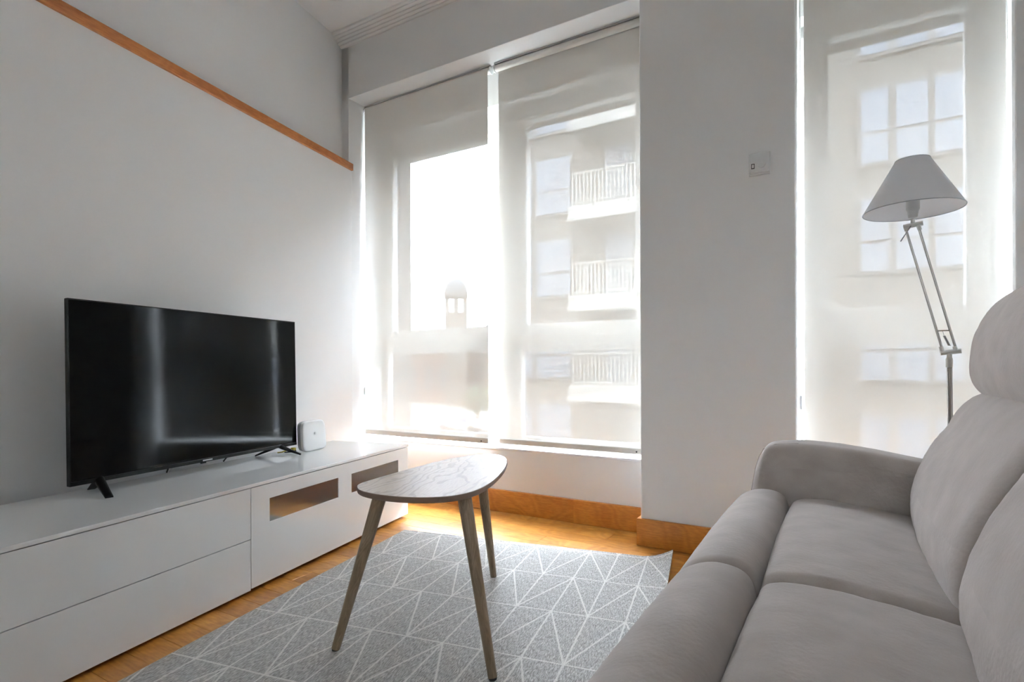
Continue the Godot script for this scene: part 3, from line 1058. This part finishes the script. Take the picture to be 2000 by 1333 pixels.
# ---------------------------------------------------------------- lamp
func floor_lamp() -> void:
	var l := thing("floor_lamp", "chrome floor lamp with white cone shade behind the sofa", "lamp", at(0.287, 0, -2.2), -WA)
	var ch: Material = M["chrome"]
	var s := Shape.new()
	s.lathe(Vector3.ZERO, [Vector2(0.0, 0.0), Vector2(0.13, 0.0), Vector2(0.13, 0.014), Vector2(0.12, 0.022), Vector2(0.02, 0.028), Vector2(0.0, 0.03)], 40, false)
	put("base", s, ch, l)
	s = Shape.new()
	s.tube([Vector3(0.010, 0.02, 0), Vector3(0.004, 0.4, 0), Vector3(0, 0.79, 0)], [0.0075], 18)
	put("pole", s, ch, l)
	s = Shape.new()
	s.lathe(Vector3(0, 0.785, 0), [Vector2(0.0, 0.0), Vector2(0.0092, 0.0), Vector2(0.0092, 0.026), Vector2(0.0068, 0.032), Vector2(0.0068, 0.047), Vector2(0.0, 0.047)], 18, false)
	put("collar", s, M["clamp_plastic"], l)
	var low := Vector3(0.003, 0.833, 0)
	var high := Vector3(-0.092, 1.243, 0)
	for c in [["lower_clamp", low], ["upper_clamp", high]]:
		var k := Shape.new()
		var p: Vector3 = c[1]
		k.tube([p + Vector3(-0.025, -0.003, 0), p + Vector3(0.026, 0.003, 0)], [0.0075], 16)
		k.tube([p + Vector3(-0.020, 0, 0), p + Vector3(-0.020, 0, 0) + (high - low).normalized() * 0.018 * (1.0 if p == low else -1.0)], [0.0068, 0.0056], 14)
		k.tube([p + Vector3(0.014, 0, 0), p + Vector3(0.014, 0, 0) + (high - low).normalized() * 0.018 * (1.0 if p == low else -1.0)], [0.0068, 0.0056], 14)
		put(c[0], k, M["clamp_plastic"], l)
	for dx in [-0.020, 0.014]:
		var k := Shape.new()
		k.tube([low + Vector3(dx, 0.006, 0), high + Vector3(dx, -0.006, 0)], [0.0038], 14)
		put("arm_rod", k, ch, l)
	var cb := Shape.new()
	var cr := low.lerp(high, 0.165)
	cb.tube([cr + Vector3(-0.020, 0, 0), cr + Vector3(0.014, 0, 0)], [0.002], 8)
	put("cross_bar", cb, ch, l)
	var sp := Shape.new()
	var from := low + Vector3(-0.003, 0.02, 0)
	var to := low.lerp(high, 0.125) + Vector3(-0.004, 0, 0)
	var coil := []
	for i in 97:
		var u := i / 96.0
		var q := TAU * u * 12.0
		coil.append(from.lerp(to, u) + Vector3(cos(q) * 0.003, 0, sin(q) * 0.003))
	sp.tube(coil, [0.0011], 5)
	sp.tube([to, cr + Vector3(-0.004, 0, 0)], [0.0007], 5)
	put("spring", sp, M["steel_spring"], l)
	var ws := Shape.new()
	ws.tube([high + Vector3(-0.006, -0.004, 0.008), high + Vector3(-0.034, -0.052, 0.02)], [0.0018], 8)
	put("clamp_lever", ws, M["steel_spring"], l)
	# socket and stem
	var sk := Shape.new()
	var base := high + Vector3(0.0, 0.005, 0)
	sk.lathe(base, [Vector2(0.0, 0.0), Vector2(0.006, 0.0), Vector2(0.006, 0.014), Vector2(0.0125, 0.018), Vector2(0.0155, 0.04), Vector2(0.0185, 0.046), Vector2(0.0185, 0.072), Vector2(0.0, 0.072)], 24, false)
	put("socket", sk, M["light_plastic"], l)
	# shade: thin cone of cloth with wire rings
	var c0 := Vector3(-0.093, 1.29, 0)
	var sd := Shape.new()
	sd.lathe(c0, [Vector2(0.137, 0.0), Vector2(0.047, 0.162)], 64, false)
	sd.lathe(c0, [Vector2(0.0452, 0.162), Vector2(0.1352, 0.0)], 64, false)
	var shade := put("shade", sd, M["lamp_fabric"], l)
	for q in [[0.1365, 0.0], [0.0465, 0.162]]:
		var ring := []
		for i in 65:
			var a := TAU * i / 64.0
			ring.append(c0 + Vector3(cos(a) * q[0], q[1], sin(a) * q[0]))
		var rg := Shape.new()
		rg.tube(ring, [0.0016], 6, false)
		put("ring", rg, M["grey_plastic"], shade)
	var spd := Shape.new()
	for i in 3:
		var a := TAU * i / 3.0 + 0.5
		spd.tube([c0 + Vector3(0, 0.03, 0), c0 + Vector3(cos(a) * 0.06, 0.09, sin(a) * 0.06), c0 + Vector3(cos(a) * 0.046, 0.16, sin(a) * 0.046)], [0.0014], 6)
	put("spider", spd, M["white_plastic"], shade)
	var sm := Shape.new()
	var aa := 0.9
	for q in 1:
		var p0 := c0 + Vector3(cos(aa) * 0.1348, 0.001, sin(aa) * 0.1348)
		var p1 := c0 + Vector3(cos(aa) * 0.045, 0.16, sin(aa) * 0.045)
		var sd2 := Vector3(-sin(aa), 0, cos(aa)) * 0.006
		sm.quad(p0 - sd2, p0 + sd2, p1 + sd2 * 0.6, p1 - sd2 * 0.6, Vector3(-cos(aa), -0.5, -sin(aa)))
	put("seam", sm, M["grey_plastic"], shade)


func thermostat() -> void:
	var t := thing("thermostat", "small white thermostat with dial on the pier", "thermostat", at(-0.2825, 1.551, -2.414), -WA)
	boxed("back_plate", Vector3(-0.040, 0.0, 0.0), Vector3(0.040, 0.088, 0.012), 0.003, M["white_plastic"], t)
	boxed("cover", Vector3(-0.034, 0.008, 0.010), Vector3(0.036, 0.084, 0.026), 0.004, M["white_plastic"], t)
	boxed("switch_slot", Vector3(-0.028, 0.022, 0.0255), Vector3(-0.016, 0.042, 0.0266), 0.0, M["black_rubber"], t)
	boxed("switch", Vector3(-0.0255, 0.025, 0.026), Vector3(-0.0185, 0.039, 0.0282), 0.0008, M["white_plastic"], t)
	var d := Shape.new()
	d.lathe(Vector3.ZERO, [Vector2(0.0, 0.0), Vector2(0.0155, 0.0), Vector2(0.0145, 0.007), Vector2(0.0, 0.008)], 32, false)
	var dial := put("dial", d, M["white_plastic"], t)
	dial.rotation.x = PI / 2.0
	dial.position = Vector3(0.010, 0.036, 0.025)


# ---------------------------------------------------------------- the street outside
func outside() -> void:
	var ground := boxed("street", Vector3(-140, -4.9, -170), Vector3(60, -4.5, -3.3), 0.0, M["pavement"])
	ground.rotation.y = -WA
	tag(ground, "pale street and square below the windows", "street")
	var f := thing("apartment_building", "pale apartment building with white balconies across the street", "building", at(0, -4.5, -17), -WA)
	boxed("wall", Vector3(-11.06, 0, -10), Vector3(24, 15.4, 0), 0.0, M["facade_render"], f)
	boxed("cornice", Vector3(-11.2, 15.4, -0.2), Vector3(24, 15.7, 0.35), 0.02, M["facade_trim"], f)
	for fl in 5:
		var top := -0.5 + 2.78 * fl + 4.5
		for g in [[-9.05, -7.79], [-10.35, -9.25], [0.42, 1.0], [1.17, 1.81], [1.95, 2.5], [3.6, 4.8], [7.0, 8.2]]:
			var frame := Shape.new()
			frame.box(Vector3(g[0] - 0.1, top - 1.95, -0.05), Vector3(g[1] + 0.1, top + 0.1, 0.05), 0.01)
			var w := put("window", frame, M["facade_window_frame"], f)
			boxed("pane", Vector3(g[0], top - 1.06, 0.04), Vector3(g[1], top, 0.07), 0.0, M["facade_pane"], w)
			boxed("pane", Vector3(g[0], top - 1.85, 0.04), Vector3(g[1], top - 1.14, 0.07), 0.0, M["facade_pane"], w)
		for g in [[-7.27, -3.9]]:
			var y := -1.55 + 2.8 * fl + 0.2 + 4.5
			var bl := Shape.new()
			bl.box(Vector3(g[0] - 0.12, y + 1.05, 0), Vector3(g[1] + 0.12, y + 1.2, 1.2), 0.02)
			bl.box(Vector3(g[0] - 0.12, y + 1.2, 0), Vector3(g[1] + 0.12, y + 1.55, 1.1), 0.02)
			var b := put("balcony", bl, M["facade_trim"], f)
			var rl := Shape.new()
			rl.box(Vector3(g[0], y + 2.50, 1.02), Vector3(g[1], y + 2.57, 1.1), 0.01)
			rl.box(Vector3(g[0], y + 1.62, 1.03), Vector3(g[1], y + 1.67, 1.09), 0.01)
			var s: float = g[0]
			while s < g[1]:
				rl.box(Vector3(s, y + 1.55, 1.04), Vector3(s + 0.055, y + 2.52, 1.08))
				s += 0.125
			put("railing", rl, M["facade_trim"], b)
			boxed("balcony_door", Vector3(g[0] + 0.7, y + 1.55, -0.02), Vector3(g[0] + 1.6, y + 3.6, 0.04), 0.01, M["facade_pane"], f)

	var h := thing("brick_school", "long low brick building far across the square", "building", at(-50, -4.5, -66), -WA)
	boxed("wall", Vector3(-36, 0, -8), Vector3(12, 7.6, 0), 0.0, M["brick_red"], h)
	var rf := Shape.new()
	var ridge := [Vector3(-36.4, 7.6, 0.4), Vector3(-36.4, 7.6, -8.4), Vector3(-36.4, 9.4, -4), Vector3(12.4, 7.6, 0.4), Vector3(12.4, 7.6, -8.4), Vector3(12.4, 9.4, -4)]
	rf.quad(ridge[0], ridge[3], ridge[5], ridge[2], Vector3(0, 1, 1))
	rf.quad(ridge[1], ridge[4], ridge[5], ridge[2], Vector3(0, 1, -1))
	rf.tri(ridge[0], ridge[1], ridge[2], Vector3.LEFT, Vector3.LEFT, Vector3.LEFT)
	rf.tri(ridge[3], ridge[4], ridge[5], Vector3.RIGHT, Vector3.RIGHT, Vector3.RIGHT)
	rf.quad(ridge[0], ridge[3], ridge[4], ridge[1], Vector3.DOWN)
	put("roof", rf, M["slate"], h)
	for i in 15:
		var x := -34.6 + 3.0 * i
		boxed("window", Vector3(x, 1.6, -0.05), Vector3(x + 1.3, 5.4, 0.06), 0.02, M["slate"], h)
	var gb := Shape.new()
	gb.box(Vector3(6.5, 0, -6), Vector3(14, 9.5, 1.5), 0.05)
	put("wing", gb, M["stone"], h)
	var gr := Shape.new()
	var gp := [Vector3(6.2, 9.5, 1.8), Vector3(14.3, 9.5, 1.8), Vector3(10.2, 13.2, 1.8), Vector3(6.2, 9.5, -6.3), Vector3(14.3, 9.5, -6.3), Vector3(10.2, 13.2, -6.3)]
	gr.tri(gp[0], gp[1], gp[2], Vector3.BACK, Vector3.BACK, Vector3.BACK)
	gr.tri(gp[3], gp[4], gp[5], Vector3.FORWARD, Vector3.FORWARD, Vector3.FORWARD)
	gr.quad(gp[0], gp[2], gp[5], gp[3], Vector3(-1, 1, 0))
	gr.quad(gp[1], gp[2], gp[5], gp[4], Vector3(1, 1, 0))
	put("gable_roof", gr, M["slate"], h)

	var t := thing("domed_tower", "stone bell tower with arched openings and a dome", "tower", at(-46.2, -4.5, -62.6), 0.44)
	boxed("shaft", Vector3(-1.6, 0, -1.6), Vector3(1.6, 14.1, 1.6), 0.05, M["stone"], t)
	var bel := Shape.new()
	for sz in [-1.15, 1.15]:
		for px in [[-1.6, -1.12], [-0.3, 0.3], [1.12, 1.6]]:
			bel.box(Vector3(px[0], 14.1, sz - 0.35), Vector3(px[1], 16.6, sz + 0.35), 0.02)
	put("belfry", bel, M["stone"], t)
	boxed("ledge", Vector3(-1.75, 16.5, -1.75), Vector3(1.75, 17.2, 1.75), 0.05, M["stone"], t)
	var dm := Shape.new()
	var pr := []
	for i in 12:
		var u := i / 11.0
		pr.append(Vector2(cos(u * PI * 0.5) * 1.7, 17.2 + sin(u * PI * 0.5) * 2.3))
	dm.lathe(Vector3.ZERO, pr, 24, false)
	put("dome", dm, M["slate"], t)
	t.scale = Vector3.ONE * 0.908

	tree("leafy_tree", "broad leafy tree at the left of the square", at(-47, -4.5, -50), 9.3, 2.3)
	tree("leafy_tree", "small leafy tree before the brick building", at(-30, -4.5, -44), 3.6, 1.4)
	tree("leafy_tree", "green clipped tree below the balconies", at(-12.6, -4.5, -19.6), 2.6, 1.0)
	car("car", "small white car parked on the square", at(-27.2, -4.5, -37.5), -WA + 0.2, M["car_white"])
	car("car", "small turquoise car below the gap between blinds", at(-9.2, -4.5, -14.6), -WA - 0.1, M["car_blue"])


func tree(called: String, label: String, where: Vector3, tall: float, r: float) -> void:
	var t := thing(called, label, "tree", where, 0.0, "trees on the square")
	var tr := Shape.new()
	tr.tube([Vector3(0, 0.01, 0), Vector3(0.05, tall * 0.4, 0), Vector3(-0.05, tall * 0.75, 0.05)], [0.16, 0.12, 0.06], 8)
	put("trunk", tr, M["bark"], t)
	var fo := Shape.new()
	for i in 420:
		var d := Vector3(rng.randfn(), rng.randfn(), rng.randfn()).normalized() * pow(rng.randf(), 0.4)
		var c := Vector3(d.x * r, tall - r + d.y * r, d.z * r)
		var a := Vector3(rng.randfn(), rng.randfn(), rng.randfn()).normalized()
		var b := a.cross(d + Vector3(0.01, 0, 0)).normalized()
		var e := 0.14 * r
		fo.quad(c - a * e, c - b * e * 0.6, c + a * e, c + b * e * 0.6, d)
	put("foliage", fo, M["leaf"], t).set_meta("kind", "stuff")


func car(called: String, label: String, where: Vector3, turn: float, paint: Material) -> void:
	var t := thing(called, label, "car", where, turn, "parked cars")
	var s := Shape.new()
	s.box(Vector3(-2.0, 0.3, -0.85), Vector3(2.0, 0.9, 0.85), 0.15)
	put("body", s, paint, t)
	var rows := []
	for q in [[0.88, -1.5, 1.2, 0.8], [1.2, -1.2, 0.75, 0.74], [1.42, -0.9, 0.4, 0.66], [1.46, -0.6, 0.1, 0.5]]:
		rows.append([Vector3(q[1], q[0], -q[3]), Vector3(q[2], q[0], -q[3]), Vector3(q[2], q[0], q[3]), Vector3(q[1], q[0], q[3])])
	var c := Shape.new()
	for i in 3:
		for j in 4:
			var a: Vector3 = rows[i][j]
			c.quad(a, rows[i][(j + 1) % 4], rows[i + 1][(j + 1) % 4], rows[i + 1][j], a - Vector3(0, 1.1, 0))
	c.cap(rows[3], Vector3.UP)
	put("cabin", c, M["car_glass"], t)
	boxed("roof", Vector3(-0.75, 1.44, -0.58), Vector3(0.3, 1.49, 0.58), 0.02, paint, t)
	for q in [[-1.25, -0.8], [-1.25, 0.8], [1.25, -0.8], [1.25, 0.8]]:
		var w := Shape.new()
		w.tube([Vector3(q[0], 0.31, q[1] - 0.09), Vector3(q[0], 0.31, q[1] + 0.09)], [0.31], 18)
		put("wheel", w, M["black_rubber"], t)
